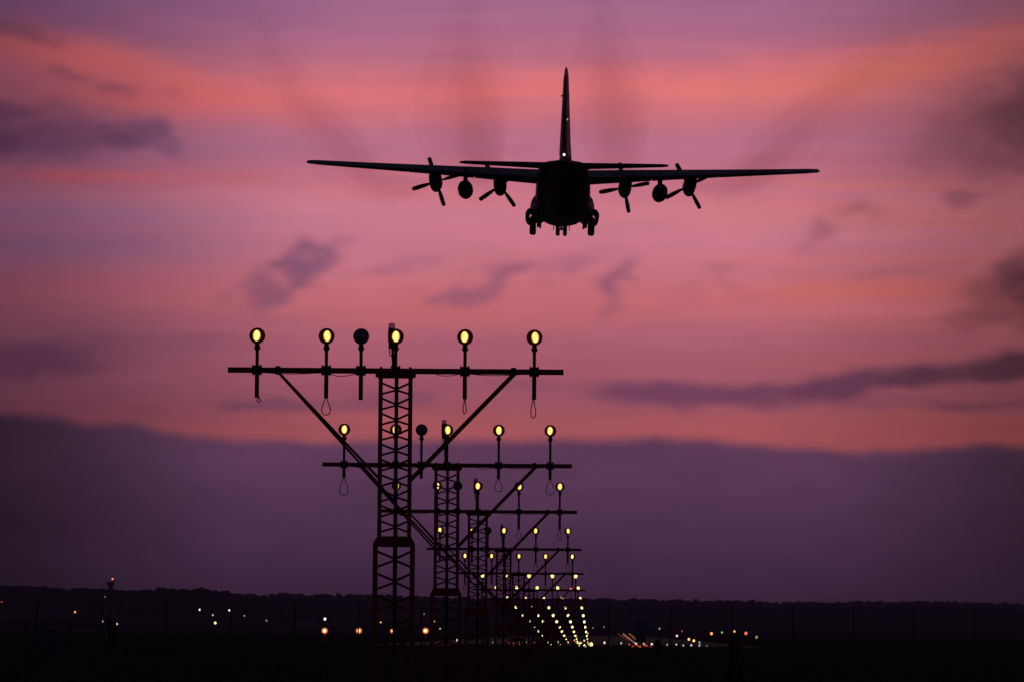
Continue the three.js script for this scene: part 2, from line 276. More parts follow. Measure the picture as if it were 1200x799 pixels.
{ const p = lensG.attributes.position, uv = lensG.attributes.uv; for (let i = 0; i < p.count; i++) uv.setXY(i, 0.5 + p.getX(i) / 0.2, 0.5 + p.getY(i) / 0.2); }
const shellG = new THREE.LatheGeometry([[0.0, -0.15], [0.035, -0.15], [0.05, -0.13], [0.09, -0.06], [0.106, -0.01], [0.108, 0.012], [0.1, 0.012], [0.098, -0.005]].map(([r, y]) => new THREE.Vector2(r, y)), 24).rotateX(Math.PI / 2);
const neckG = mergeGeometries([new THREE.CylinderGeometry(0.034, 0.04, 0.075, 10).translate(0, -0.135, -0.02), boxGeo(0.1, 0.016, 0.05, 0, -0.17, -0.02), new THREE.CylinderGeometry(0.045, 0.036, 0.03, 10).translate(0, -0.19, -0.02)]);
const clampG = mergeGeometries([boxGeo(0.105, 0.125, 0.1), boxGeo(0.14, 0.03, 0.075, 0, 0.05, 0), boxGeo(0.14, 0.03, 0.075, 0, -0.05, 0), ...[-1, 1].map((s) => new THREE.CylinderGeometry(0.009, 0.009, 0.16, 6).translate(s * 0.055, 0, 0.03))]);
function loopG(w, h) {
  const pts = [V(0, 0.02, 0), V(-w * 0.22, -h * 0.2, 0.004), V(-w * 0.5, -h * 0.7, 0.006), V(-w * 0.3, -h * 0.97, 0.004), V(0.0, -h, 0), V(w * 0.36, -h * 0.94, -0.004), V(w * 0.5, -h * 0.68, -0.006), V(w * 0.2, -h * 0.2, -0.004), V(0.006, 0.02, 0)];
  return new THREE.TubeGeometry(new THREE.CatmullRomCurve3(pts), 36, 0.0075, 5);
}
const farLampG = new THREE.SphereGeometry(1, 10, 8);
function lamp(row, k, at, dropH, options) {           // at: centre of the lens; dropH: how far below it the beam lies
  const { lit, label, group, loop, drop = 0.45, near, offset = 0 } = options;
  const t = thing(lit ? 'approach_lamp' : 'unlit_lamp', label, 'lamp', [at.x, at.y, at.z], group);
  part('housing', shellG, M.black, t); 
  if (near) part('rim', ringG, M.black, t);
  const lens = part('lens', lensG, lit ? (row < 5 ? M.faces[(k + row * 2 + 7) % 3] : row < 9 ? M.farLamp : M.farthestLamp) : M.lensOff, t);
  if (row >= 5) lens.scale.set(row < 9 ? 0.74 : 0.9, 0.95, 1);
  lens.rotation.z = 0.1 * (hash2(k + 9, row) - 0.5);
  part('neck', neckG, M.black, t);
  rod('stem', V(0, -0.18, -0.02), V(0, -dropH + 0.04, -0.02), 0.024, M.steel, t);
  rod('conduit', V(0, -dropH + 0.06, -0.03), V(0, -dropH - drop, -0.03), near ? 0.031 : 0.028, M.steel, t);
  const c = part('clamp', clampG, M.steel, t); c.position.set(0, -dropH, -0.01);
  if (loop) { const l = part('cable_loop', loopG(loop[0], loop[1]), M.cable, t); l.position.set(loop[2] ?? 0, -dropH - drop, -0.03); }
  if (lit && row < 4) {
    const s = new THREE.SpotLight(lc(1, 0.85, 0.5), 1.5, 0, 0.35, 0.8); s.position.set(0, 0, 0.06); s.target.position.set(0, 0.6, 8); s.shadow.radius = 5; s.castShadow = true; s.name = 'lamp_beam'; t.add(s, s.target);
  }
  return t;
}
function tower(row) {
  const [d, px, py] = ROWS[row], c = onPlane(px, py, d), near = row < 4;
  const dropH = [0.49, 0.68, 0.62, 0.58, 0.64, 0.61, 0.55, 0.62][row] ?? Math.min(0.58, c.y * 0.45), beamY = c.y - dropH, z = -d, gy = terrain(CX, z);
  const t = thing('light_tower', `${ORD[row]} red lattice tower in the row of approach lights, carrying a crossbar`, 'light tower', [CX, 0, z], 'approach light towers in a row');
  const L = (x, y, zz) => V(x, y, zz);
  // crossbar
  const half = 2.41;
  rod('crossbar', L(-half, beamY, -0.02), L(half, beamY, -0.02), row < 3 ? 0.041 : 0.038, M.red, t);
  for (const s of [-1, 1]) rod('crossbar_cap', L(s * half, beamY, -0.02), L(s * (half + 0.012), beamY, -0.02), 0.043, M.steel, t);
  const head = part('head_plate', mergeGeometries([boxGeo(0.52, 0.13, 0.16, 0, -0.035, -0.08), ...[-0.21, 0, 0.21].map((x) => boxGeo(0.03, 0.03, 0.2, x, 0.045, -0.08)), ...[-1, 1].map((s) => boxGeo(0.06, 0.05, 0.12, s * 0.26, -0.06, -0.08))]), M.red, t);
  head.position.y = beamY;
  const w = 0.215, zc = -0.25, upper = Math.min(2.41, beamY - gy - 0.15), foot = beamY - upper;
  const lowerW = 0.268, hasLower = foot - gy > 0.3;
  const y1 = beamY - 0.09, r1 = 0.031;
  const ends = [[-1, 1], [1, 1], [0, -0.75]];            // three-legged mast: two legs in front, one behind
  for (const [sx, sz] of ends) rod('leg', L(sx * w, hasLower ? foot : gy, zc + sz * w), L(sx * w, y1, zc + sz * w), sx ? r1 : r1 * 0.9, M.red, t);
  const braces = [];
  const lace = (yTop, yBot, ww, n, r) => {
    const p = (yTop - yBot) / n;
    for (let i = 0; i < n; i++) {
      const a = yTop - i * p - 0.12 * p, b = a - 0.76 * p, m = (a + b) / 2;
      for (const s of [-1, 1]) braces.push([L(s * ww, a, zc + ww), L(0, m + 0.03 * p, zc - 0.75 * ww), r], [L(0, m - 0.03 * p, zc - 0.75 * ww), L(s * ww, b, zc + ww), r]);
    }
  };
  lace(y1 - 0.05, hasLower ? foot + 0.06 : gy + 0.1, w, Math.max(2, Math.round(upper / 0.25)), 0.0155);
  if (hasLower) {
    const plate = (k0, k1, y0, y1) => loftRings([[k0, y0], [k1, y1]].map(([k, y]) => [L(-k, y, zc + k), L(k, y, zc + k), L(k * 0.75, y, zc + k * 0.1), L(0.06, y, zc - k * 0.85), L(-0.06, y, zc - k * 0.85), L(-k * 0.75, y, zc + k * 0.1)]));
    const collar = part('collar', mergeGeometries([plate(0.245, 0.3, 0.05, -0.05), plate(0.3, 0.3, -0.05, -0.1)]), M.red, t); collar.position.y = foot - 0.02;
    for (const [sx, sz] of ends) rod('lower_leg', L(sx * lowerW, gy, zc + sz * lowerW), L(sx * lowerW, foot - 0.1, zc + sz * lowerW), sx ? 0.036 : 0.032, M.red, t);
    lace(foot - 0.14, gy + 0.06, lowerW, Math.max(1, Math.round((foot - gy - 0.2) / 0.335)), 0.0175);
    for (const [sx, sz] of ends) box('foot_plate', 0.16, 0.03, 0.16, sx * lowerW, gy + 0.02, zc + sz * lowerW, M.steel, t);
  } else for (const [sx, sz] of ends) box('foot_plate', 0.12, 0.03, 0.12, sx * w, gy + 0.02, zc + sz * w, M.steel, t);
  if (row < 2) for (const [a, b, r] of braces) rod('lattice_bar', a, b, r, M.red, t);
  else { const m = part('lattice', mergeGeometries(braces.map(([a, b, r]) => rodGeo(a, b, r))), M.red, t); m.userData.kind = 'stuff'; }
  // conduit down the middle and the braces that carry the arms
  rod('cable_conduit', L(0.012, gy, zc), L(0.005, beamY - 0.05, zc), 0.026, M.steel, t);
  if (beamY - gy > 2.2) {
    rod('strut', L(1.71, beamY - 0.03, -0.02), L(w, beamY - 1.58, zc + w), 0.033, M.red, t);
    rod('strut', L(-1.69, beamY - 0.03, -0.02), L(-w, beamY - 1.56, zc + w), 0.02, M.red, t);
    rod('strut', L(-1.69, beamY - 0.04, -0.09), L(-0.02, beamY - 1.86, zc - 0.7 * w), 0.018, M.red, t);
    for (const s of [-1, 1]) box('strut_clamp', 0.07, 0.12, 0.11, s * 1.7, beamY, -0.03, M.steel, t);
  }
  if (row < 3) box('junction_box', 0.16, 0.26, 0.1, 0.07, gy + 1.22, zc + 0.08, M.box, t);
  // a thin wire slung under the crossbar
  if (row < 3) {
    const wire = (x0, x1, sag) => part('wire', new THREE.TubeGeometry(new THREE.CatmullRomCurve3([L(x0, beamY - 0.03, 0.03), L(lerp(x0, x1, 0.3), beamY - 0.04 - sag, 0.03), L(lerp(x0, x1, 0.65), beamY - 0.04 - sag * 0.8, 0.03), L(x1, beamY - 0.03, 0.03)]), 20, 0.006, 5), M.cable, t);
    wire(-0.98, -0.52, 0.04); wire(-1.95, -1.02, 0.012); wire(0.55, 0.96, 0.025); wire(1.02, 1.92, 0.015);
  }
  return { d, c, dropH, beamY, gy };
}
const LOOPS = [
  [[0.055, 0.06, 0.03], [0.125, 0.24, 0], null, [0.045, 0.21, 0], [0.07, 0.26, -0.01]],
  [[0.16, 0.34, 0], [0.1, 0.2, 0], null, [0.15, 0.24, 0], [0.16, 0.3, 0]],
  [[0.1, 0.2, 0], null, null, [0.1, 0.24, 0], [0.1, 0.26, 0]],
  [null, [0.1, 0.2, 0], null, [0.12, 0.26, 0], [0.14, 0.3, 0]], [[0.1, 0.2, 0], null, null, [0.1, 0.25, 0], [0.1, 0.25, 0]],
];
const LOOPWORD = [['with a tiny wire loop', 'with a wide wire loop hanging below', 'over its mast', 'with the narrowest long wire loop hanging below', 'with the longest wire loop']];
ROWS.forEach((_, row) => {
  const { d, c, dropH, beamY, gy } = tower(row);
  const grp = `lit lamps on the ${ORD[row]} light tower`;
  for (let k = -2; k <= 2; k++) {
    const lit = !(row === 14 && k < 0) && !((row === 12 || row === 13) && k === -1);
    const loop = LOOPS[row]?.[k + 2] ?? null;
    const who = `the ${ORD[row]} light tower`;
    const where = row < 5 ? ["at crossbar end on unlit lamp's side", 'just outside the unlit lamp', 'directly above the mast', 'halfway along the arm without unlit lamp', 'at crossbar end away from unlit lamp'][k + 2] : ['directly above the mast', 'halfway along an arm', 'at an end of the crossbar'][Math.abs(k)];
    const label = row === 0 ? `lit round lamp on the tallest light tower, ${LOOPWORD[0][k + 2]}` : lit ? `lit lamp on ${who}, ${where}` : `dark lamp on ${who}, ${where}`;
    lamp(row, k, V(CX + k, c.y, -d + 0.02), dropH, { lit, label, group: row === 0 ? 'lit lamps on the tallest light tower' : lit ? grp : `dark lamps on the ${ORD[row]} light tower`, loop, near: row < 5, drop: k === 0 ? 0.1 : Math.min(row === 0 ? 0.4 : row === 1 ? 0.26 : 0.42, Math.max(0.05, beamY - gy - 0.1)), offset: 0 });
  }
  if (row < 5) lamp(row, 0, V(CX - 0.5, c.y, -d + 0.02), dropH, { lit: false, label: `unlit round lamp with dark glass on the crossbar of the ${ORD[row]} light tower`, near: true, drop: row === 0 ? 0.42 : 0.26 });
  if (row < 4) {        // flash head beside the middle lamp
    const s = thing('flash_head', `grey flash head behind the middle lamp of the ${ORD[row]} light tower`, 'flash lamp', [CX - 0.065, c.y, -d - 0.1], 'flash heads behind the middle lamps');
    part('body', mergeGeometries([new THREE.CylinderGeometry(0.05, 0.055, 0.2, 14).translate(0, 0.03, 0), boxGeo(0.09, 0.2, 0.14, 0, -0.06, -0.04), boxGeo(0.11, 0.02, 0.1, 0, 0.07, 0)]), M.black, s);
    part('cap', new THREE.LatheGeometry([[0, 0.205], [0.034, 0.2], [0.046, 0.185], [0.048, 0.13]].map(([r, y]) => new THREE.Vector2(r, y)), 16), M.dome, s);
    rod('post', V(0.01, -0.14, -0.02), V(0.03, -dropH + 0.03, 0.02), 0.02, M.steel, s);
    part('cable', new THREE.TubeGeometry(new THREE.CatmullRomCurve3([V(-0.02, -0.14, 0.05), V(-0.03, -0.22, 0.07), V(0.0, -0.28, 0.08), V(0.05, -0.25, 0.08)]), 16, 0.008, 5), M.cable, s);
  }
});

// ------------------------------------------------------------------ the aircraft
{
  const paint = mat(0.09, 0.095, 0.11, 0.42, { map: rustTex }), dark = mat(0.02, 0.02, 0.022, 0.6), metal = mat(0.06, 0.06, 0.065, 0.45, { metalness: 0.6 }), tip = mat(0.3, 0.25, 0.05, 0.6);
  const D = 411, at = onPlane(659.2, 232.5, D);
  const P = thing('transport_aircraft', 'four-engined propeller transport aircraft seen from behind, landing with its wheels down', 'aircraft', [at.x, at.y, at.z]);
  P.rotation.order = 'YXZ'; P.rotation.set(0.004, 0.013, -0.0102);
  // loft through rings of points
  const loft = (rings, closed = true, caps = true) => {
    const n = rings[0].length, pos = [], idx = [];
    rings.forEach((r) => r.forEach((v) => pos.push(v.x, v.y, v.z)));
    for (let i = 0; i < rings.length - 1; i++) for (let j = 0; j < n; j++) { const a = i * n + j, b = i * n + (j + 1) % n; idx.push(a, b, a + n, b, b + n, a + n); }
    if (caps) for (const k of [0, rings.length - 1]) { const m = pos.length / 3, c = V(0, 0, 0); rings[k].forEach((v) => c.add(v)); c.multiplyScalar(1 / n); pos.push(c.x, c.y, c.z); for (let j = 0; j < n; j++) { const a = k * n + j, b = k * n + (j + 1) % n; k ? idx.push(a, b, m) : idx.push(b, a, m); } }
    const g = new THREE.BufferGeometry(); g.setAttribute('position', new THREE.Float32BufferAttribute(pos, 3));
    g.setAttribute('uv', new THREE.Float32BufferAttribute(Array.from({ length: pos.length / 3 * 2 }, (_, i) => i % 2 ? pos[(i >> 1) * 3 + 2] / 6 : (pos[(i >> 1) * 3] + pos[(i >> 1) * 3 + 1]) / 6), 2));
    g.setIndex(idx); g.computeVertexNormals(); return g;
  };
  // fuselage: z, centre y, half width, top, bottom
  const S = [[-12.3, -0.7, 0.12, -0.6, -0.8, 0.96], [-12.0, -0.65, 0.6, -0.3, -1.1, 0.96], [-11.3, -0.5, 1.1, 0.25, -1.3, 0.96], [-10.4, -0.35, 1.5, 0.75, -1.42, 0.96], [-9.6, -0.2, 1.78, 1.4, -1.5, 0.96], [-8.6, -0.05, 2.02, 1.95, -1.58, 0.95], [-7.2, 0, 2.15, 2.12, -1.7, 0.92], [-2, 0, 2.15, 2.15, -2.06, 0.9], [5, 0, 2.15, 2.15, -2.14, 0.88], [7.4, 0.15, 2.12, 2.12, -1.75, 0.8], [9.6, 0.4, 2.06, 2.02, -1.1, 0.62], [11.8, 0.75, 1.98, 1.88, -0.4, 0.48], [13.6, 1.0, 1.84, 1.72, 0.25, 0.42], [15.2, 1.15, 1.5, 1.66, 0.7, 0.45], [16.6, 1.3, 0.8, 1.62, 1.0, 0.7], [17.4, 1.4, 0.35, 1.58, 1.2, 0.9], [17.7, 1.42, 0.06, 1.5, 1.34, 1]];
  part('fuselage', loft(S.map(([z, yc, hw, top, bot, ex]) => Array.from({ length: 40 }, (_, i) => { const a = i / 40 * Math.PI * 2, c = Math.cos(a), s = Math.sin(a), e = s < 0 ? 0.86 : ex; return V(hw * Math.sign(c) * Math.pow(Math.abs(c), e), s >= 0 ? yc + (top - yc) * Math.pow(s, ex) : yc + (bot - yc) * -Math.pow(-s, 0.9) * -1, z); }))), paint, P);
  // wing
  const foil = (chord, thick, n = 14) => { const pts = []; for (let i = 0; i <= n; i++) { const x = 0.5 - 0.5 * Math.cos(i / n * Math.PI); const t = 5 * thick * (0.2969 * Math.sqrt(x) - 0.126 * x - 0.3516 * x * x + 0.2843 * x ** 3 - 0.1015 * x ** 4); pts.push([x * chord, t * chord + 0.02 * chord * Math.sin(x * Math.PI)]); } for (let i = n - 1; i > 0; i--) { const x = 0.5 - 0.5 * Math.cos(i / n * Math.PI); const t = 5 * thick * (0.2969 * Math.sqrt(x) - 0.126 * x - 0.3516 * x * x + 0.2843 * x ** 3 - 0.1015 * x ** 4); pts.push([x * chord, -t * chord * 0.8 + 0.01 * chord * Math.sin(x * Math.PI)]); } return pts; };
  const wingSec = (x, chord, thick, zLead, y, inc) => foil(chord, thick).map(([a, b]) => V(x, y + b - (a - chord * 0.3) * inc, zLead + a));
  const half = (s) => [[0, 4.9, 0.18, -1.6, 1.72], [2.2, 4.9, 0.18, -1.6, 1.73], [5.1, 4.75, 0.175, -1.52, 1.83], [10.2, 4.1, 0.155, -1.25, 2.05], [15.5, 3.2, 0.13, -0.9, 2.3], [19.6, 2.55, 0.135, -0.65, 2.46], [20.15, 2.35, 0.12, -0.55, 2.48], [20.3, 1.9, 0.08, -0.4, 2.48]].map(([x, c, t, z, y]) => wingSec(s * x, c, t * 1.08, z, y, 0.1));
  part('wing', loft([...half(-1).reverse(), ...half(1).slice(1)]), paint, P);
  for (const s of [-1, 1]) for (const [x0, x1, name] of [[1.9, 6.95, 'flap'], [7.0, 12.2, 'flap'], [12.25, 19.4, 'aileron']]) {
    const at2 = (x) => { const t = (x - 2.2) / 17.3; return [lerp(4.9, 2.6, Math.max(0, t * 1.02)), lerp(-1.6, -0.65, t), lerp(1.73, 2.48, t)]; };
    const rings = [x0, x1].map((x) => { const [c, z, y] = at2(x), drop = lerp(0.62, 0.1, (x - 2) / 17.4); return [[0.72, -0.02], [0.76, 0.05], [0.9, 0.0 - drop * 0.05], [1.04, -0.03 - drop * 0.13], [0.9, -0.045 - drop * 0.1]].map(([a, b]) => V(s * x, y + b * c - (a - 0.3) * c * 0.1, z + a * c)); });
    part(name, loft(rings), paint, P);
  }
  // tailplane and fin
  const tailHalf = (s) => [[0, 3.9, 0.12, 12.0, 1.36], [1.4, 3.75, 0.12, 12.05, 1.38], [4.5, 2.9, 0.11, 12.65, 1.44], [7.6, 2.0, 0.1, 13.25, 1.5], [8.0, 1.3, 0.07, 13.6, 1.5]].map(([x, c, t, z, y]) => wingSec(s * x, c, t, z, y, 0));
  part('tailplane', loft([...tailHalf(-1).reverse(), ...tailHalf(1).slice(1)]), paint, P);
  const finSec = (y, chord, thick, z) => foil(chord, thick).map(([a, b]) => V(b, y, z + a));
  part('fin', loft([[1.4, 6.6, 0.18, 9.4], [2.1, 5.3, 0.185, 11.0], [3.2, 4.7, 0.175, 11.7], [5.2, 3.9, 0.165, 12.9], [7.2, 3.0, 0.155, 14.1], [8.1, 2.6, 0.145, 14.6], [8.55, 2.2, 0.12, 14.85], [8.75, 1.4, 0.08, 15.2]].map((a) => finSec(...a))), paint, P);
  part('rudder', loft([[2.1, 0.7, 16.0], [8.0, 0.3, 16.85]].map(([y, w, z]) => [V(-w * 0.55, y, z - 0.9), V(w * 0.55, y, z - 0.9), V(w * 0.28, y, z + 0.05), V(0, y, z + 0.5), V(-w * 0.28, y, z + 0.05)])), paint, P);
  rod('fin_antenna', V(-0.3, 6.6, 15.6), V(0.3, 6.6, 15.6), 0.035, dark, P);
  for (const s of [-1, 1]) rod('static_wick', V(s * 0.28, 6.52, 15.65), V(s * 0.28, 6.68, 15.65), 0.04, dark, P);
  // engines and propellers
  const nac = (x, y) => {
    const n = part('engine_nacelle', loft([[-5.3, 0.0, 0.34, 0.3, -0.45], [-5.15, -0.02, 0.46, 0.36, -0.62], [-4.2, -0.05, 0.52, 0.42, -0.75], [-2.6, -0.02, 0.53, 0.5, -0.72], [-0.6, 0.15, 0.52, 0.5, -0.66], [1.2, 0.3, 0.5, 0.35, -0.6], [2.3, 0.35, 0.44, 0.15, -0.42], [2.9, 0.32, 0.32, 0.1, -0.22]].map(([z, yc, hw, t, b]) => Array.from({ length: 20 }, (_, i) => { const a = i / 20 * Math.PI * 2; return V(hw * Math.cos(a), (Math.sin(a) > 0 ? t : -b) * Math.sin(a) + yc * 0.3, z); }))), dark, P);
    n.position.set(x, y, 0);
    const ex = part('exhaust_pipe', new THREE.CylinderGeometry(0.26, 0.28, 0.5, 18, 1, true).rotateX(Math.PI / 2), mat(0.03, 0.028, 0.026, 0.6, { side: THREE.DoubleSide }), n); ex.position.set(0, -0.02, 3.0);
    return n;
  };
  const bladeG = loft([[0.28, 0.16, 0.12, 0.9], [0.55, 0.24, 0.09, 0.8], [0.95, 0.37, 0.06, 0.66], [1.45, 0.4, 0.045, 0.52], [1.9, 0.36, 0.03, 0.42], [2.03, 0.28, 0.02, 0.4], [2.06, 0.2, 0.012, 0.36]].map(([r, c, t, tw]) => [[-0.5, 0], [-0.2, 0.5], [0.2, 0.4], [0.5, 0], [0.2, -0.4], [-0.2, -0.5]].map(([a, b]) => V(a * c * Math.cos(tw) - b * t * Math.sin(tw), r, a * c * Math.sin(tw) + b * t * Math.cos(tw)))));
  const prop = (x, y, spin) => {
    const g = new THREE.Group(); g.name = 'propeller'; P.add(g); g.position.set(x, y, -5.75); g.rotation.z = spin;
    part('spinner', new THREE.LatheGeometry([[0, -0.75], [0.12, -0.68], [0.27, -0.4], [0.35, 0], [0.36, 0.4], [0, 0.42]].map(([r, yy]) => new THREE.Vector2(r, yy)), 18).rotateX(Math.PI / 2), dark, g);
    for (let i = 0; i < 4; i++) { const b = part('blade', bladeG, metal, g); b.rotation.z = i * Math.PI / 2; }
  };
  const E = [[-10.12, 1.2, 0.32], [-4.98, 0.98, 0.62], [4.98, 0.98, 0.2], [10.12, 1.2, 0.5]];
  for (const [x, y, spin] of E) { nac(x, y + 0.2); prop(x, y + 0.42, spin); }
  // external fuel tanks
  for (const s of [-1, 1]) {
    const tk = part('fuel_tank', new THREE.LatheGeometry([[0, -4.6], [0.12, -4.5], [0.36, -3.8], [0.53, -2.8], [0.6, -1.4], [0.6, 1.2], [0.54, 2.6], [0.38, 3.7], [0.14, 4.5], [0, 4.6]].map(([r, y]) => new THREE.Vector2(r, y)), 28).rotateX(Math.PI / 2), dark, P);
    tk.position.set(s * 7.7, 0.52, 0.4);
    const py2 = part('pylon', loft([[-0.25, 0.32], [1.5, 0.34]].map(([y, w]) => [V(-w * 0.5, y, -0.9), V(0, y, -1.4), V(w * 0.5, y, -0.9), V(w * 0.5, y, 1.2), V(0, y, 1.9), V(-w * 0.5, y, 1.2)])), dark, P); py2.position.set(s * 7.7, 0.6, 0.3);
  }
  // undercarriage: side fairings, doors and wheels
  const tyreG = (r, w) => new THREE.LatheGeometry([[0.3 * r, -0.42 * w], [0.78 * r, -0.5 * w], [0.93 * r, -0.42 * w], [r, -0.2 * w], [r, 0.2 * w], [0.93 * r, 0.42 * w], [0.78 * r, 0.5 * w], [0.3 * r, 0.42 * w]].map(([a, y]) => new THREE.Vector2(a, y)), 28).rotateZ(Math.PI / 2);
  const mainTyre = tyreG(0.7, 0.52), noseTyre = tyreG(0.49, 0.33), hubM = mat(0.12, 0.12, 0.12, 0.6);
  for (const s of [-1, 1]) {
    part('wheel_fairing', loft([[-4.6, 0.1, 0.2], [-3.8, 0.42, 0.75], [-2.6, 0.62, 1.05], [0.5, 0.68, 1.12], [2.8, 0.62, 1.0], [4.6, 0.35, 0.7], [5.8, 0.08, 0.2]].map(([z, w, h]) => Array.from({ length: 20 }, (_, i) => { const a = i / 20 * Math.PI * 2; return V(s * (1.82 + w * Math.cos(a) * 1.08), -0.85 + h * Math.sin(a) * 0.98, z); }))), paint, P);
    for (const z of [-0.78, 0.82]) {
      const w = part('main_wheel', mainTyre, M.rubber, P); w.position.set(s * 2.31, -2.2, z);
      const h = part('hub', new THREE.CylinderGeometry(0.24, 0.24, 0.38, 16).rotateZ(Math.PI / 2), hubM, w); h.position.x = s * 0.02;
    }
    rod('main_strut', V(s * 1.88, -0.9, 0), V(s * 1.88, -2.2, 0), 0.12, dark, P); rod('axle_beam', V(s * 1.9, -2.2, -0.9), V(s * 1.9, -2.2, 0.95), 0.1, dark, P);
    const door = [-2.4, 2.4].map((z) => Array.from({ length: 9 }, (_, i) => { const a = lerp(1.25, -1.2, i / 8); return V(s * (2.42 + 0.5 * Math.cos(a)), -1.52 + 0.55 * Math.sin(a), z); }).concat(Array.from({ length: 9 }, (_, i) => { const a = lerp(-1.2, 1.25, i / 8); return V(s * (2.36 + 0.36 * Math.cos(a)), -1.5 + 0.44 * Math.sin(a), z); })));
    part('gear_door', loft(door), dark, P);
    part('inner_gear_door', boxGeo(0.16, 0.55, 3.6, s * 1.72, -2.02, 0), dark, P);
    const nw = part('nose_wheel', noseTyre, M.rubber, P); nw.position.set(s * 0.29, -1.87, -8.8);
    part('nose_gear_door', boxGeo(0.06, 0.36, 1.5, s * 0.6, -1.72, -8.6).rotateZ(s * 0.02), dark, P);
  }
  rod('nose_strut', V(0, -1.2, -8.7), V(0, -1.87, -8.8), 0.1, dark, P); rod('nose_axle', V(-0.28, -1.83, -8.8), V(0.28, -1.83, -8.8), 0.07, dark, P);
  rod('belly_antenna', V(1.05, -1.9, 3), V(1.1, -2.3, 3.1), 0.03, dark, P); rod('belly_antenna', V(-0.5, -2.1, 2), V(-0.52, -2.42, 2.1), 0.03, dark, P);
  // lights on the tail
  const tl = part('tail_light', new THREE.SphereGeometry(0.08, 12, 8), glow(1, 0.98, 0.95, 4), P); tl.position.set(-0.02, 1.95, 17.3);
  rod('light_mount', V(-0.02, 1.5, 17.1), V(-0.02, 1.93, 17.26), 0.06, dark, P);
  const fl = part('formation_light', new THREE.SphereGeometry(0.07, 10, 8), glow(1, 0.72, 0.68, 0.9), P); fl.position.set(0.16, 4.75, 16.1);
  // exhaust smoke: four thin brown plumes hanging in the air behind and above the aircraft
  // an absorbing gas: light is taken from what passes through it, the more the longer its way
  const smokes = [34, 38, 46, 70].map((d) => new THREE.MeshPhysicalMaterial({ color: lc(0.1, 0.045, 0.035), roughness: 1, specularIntensity: 0, transparent: true, opacity: 0.004, depthWrite: false, thickness: 4, attenuationColor: lc(0.7, 0.6, 0.6), attenuationDistance: d }));
  const PL = [
    ['outer engine on the left wing', [[507, 214, 409, 7], [480, 219, 407, 13], [440, 212, 403, 20], [398, 170, 396, 26], [350, 118, 387, 33], [312, 50, 377, 42], [285, -60, 362, 52]]],
    ['inner engine on the left wing', [[582, 216, 409, 9], [566, 205, 407, 22], [556, 160, 401, 34], [550, 100, 391, 40], [545, 30, 379, 46], [540, -70, 362, 54]]],
    ['inner engine on the right wing', [[731, 218, 409, 9], [728, 205, 407, 20], [722, 160, 401, 30], [714, 100, 391, 38], [706, 30, 379, 44], [698, -70, 362, 52]]],
    ['outer engine on the right wing', [[808, 217, 409, 8], [838, 222, 407, 14], [876, 208, 402, 20], [915, 174, 395, 26], [968, 124, 386, 34], [1034, 70, 377, 42], [1110, -40, 362, 52]]],
  ];
  PL.forEach(([where, pts], q) => {
    const t = thing('exhaust_smoke', `faint brown smoke trailing from the aircraft's ${where}`, 'smoke', [0, 0, 0], 'smoke trails of the four engines');
    const c = new THREE.CatmullRomCurve3(pts.map(([x, y, d]) => onPlane(x, y, d))), n = 40;
    [[0.6, 0.62], [0.76, 0.9], [0.9, 1.2], [1, 1.55]].forEach(([end, wide], s) => {
      const rings = [], m0 = 28;
      for (let i = 0; i <= n; i++) {
        const u = 0.012 * s + i / n * end * 0.985, p = c.getPoint(u), tan = c.getTangent(u), k = u * (pts.length - 1), a = Math.min(pts.length - 2, Math.floor(k)), r = lerp(pts[a][3] * pts[a][2], pts[a + 1][3] * pts[a + 1][2], k - a) / F;
        const v = i / n, cap = Math.sqrt(Math.max(0, Math.min(1, v / 0.06))) * (1 - sst(0.42, 1.02, v)) + 0.002;
        const n1 = V(0, 0, 1).cross(tan).normalize(), n2 = tan.clone().cross(n1).normalize();
        rings.push(Array.from({ length: m0 }, (_, j) => { const w = j / m0 * Math.PI * 2, rr = r * wide * cap * (0.55 + 0.9 * fbm(Math.cos(w) * 1.1 + s * 1.7 + q * 7, u * 7 + Math.sin(w) * 1.1 + s, 3)); return p.clone().addScaledVector(n1, Math.cos(w) * rr).addScaledVector(n2, Math.sin(w) * rr); }));
      }
      const m = part('smoke_layer', loft(rings), q === 2 ? smokes[3] : q === 1 ? smokes[Math.min(3, s + 1)] : smokes[s], t); m.castShadow = false;
    });
  });
}

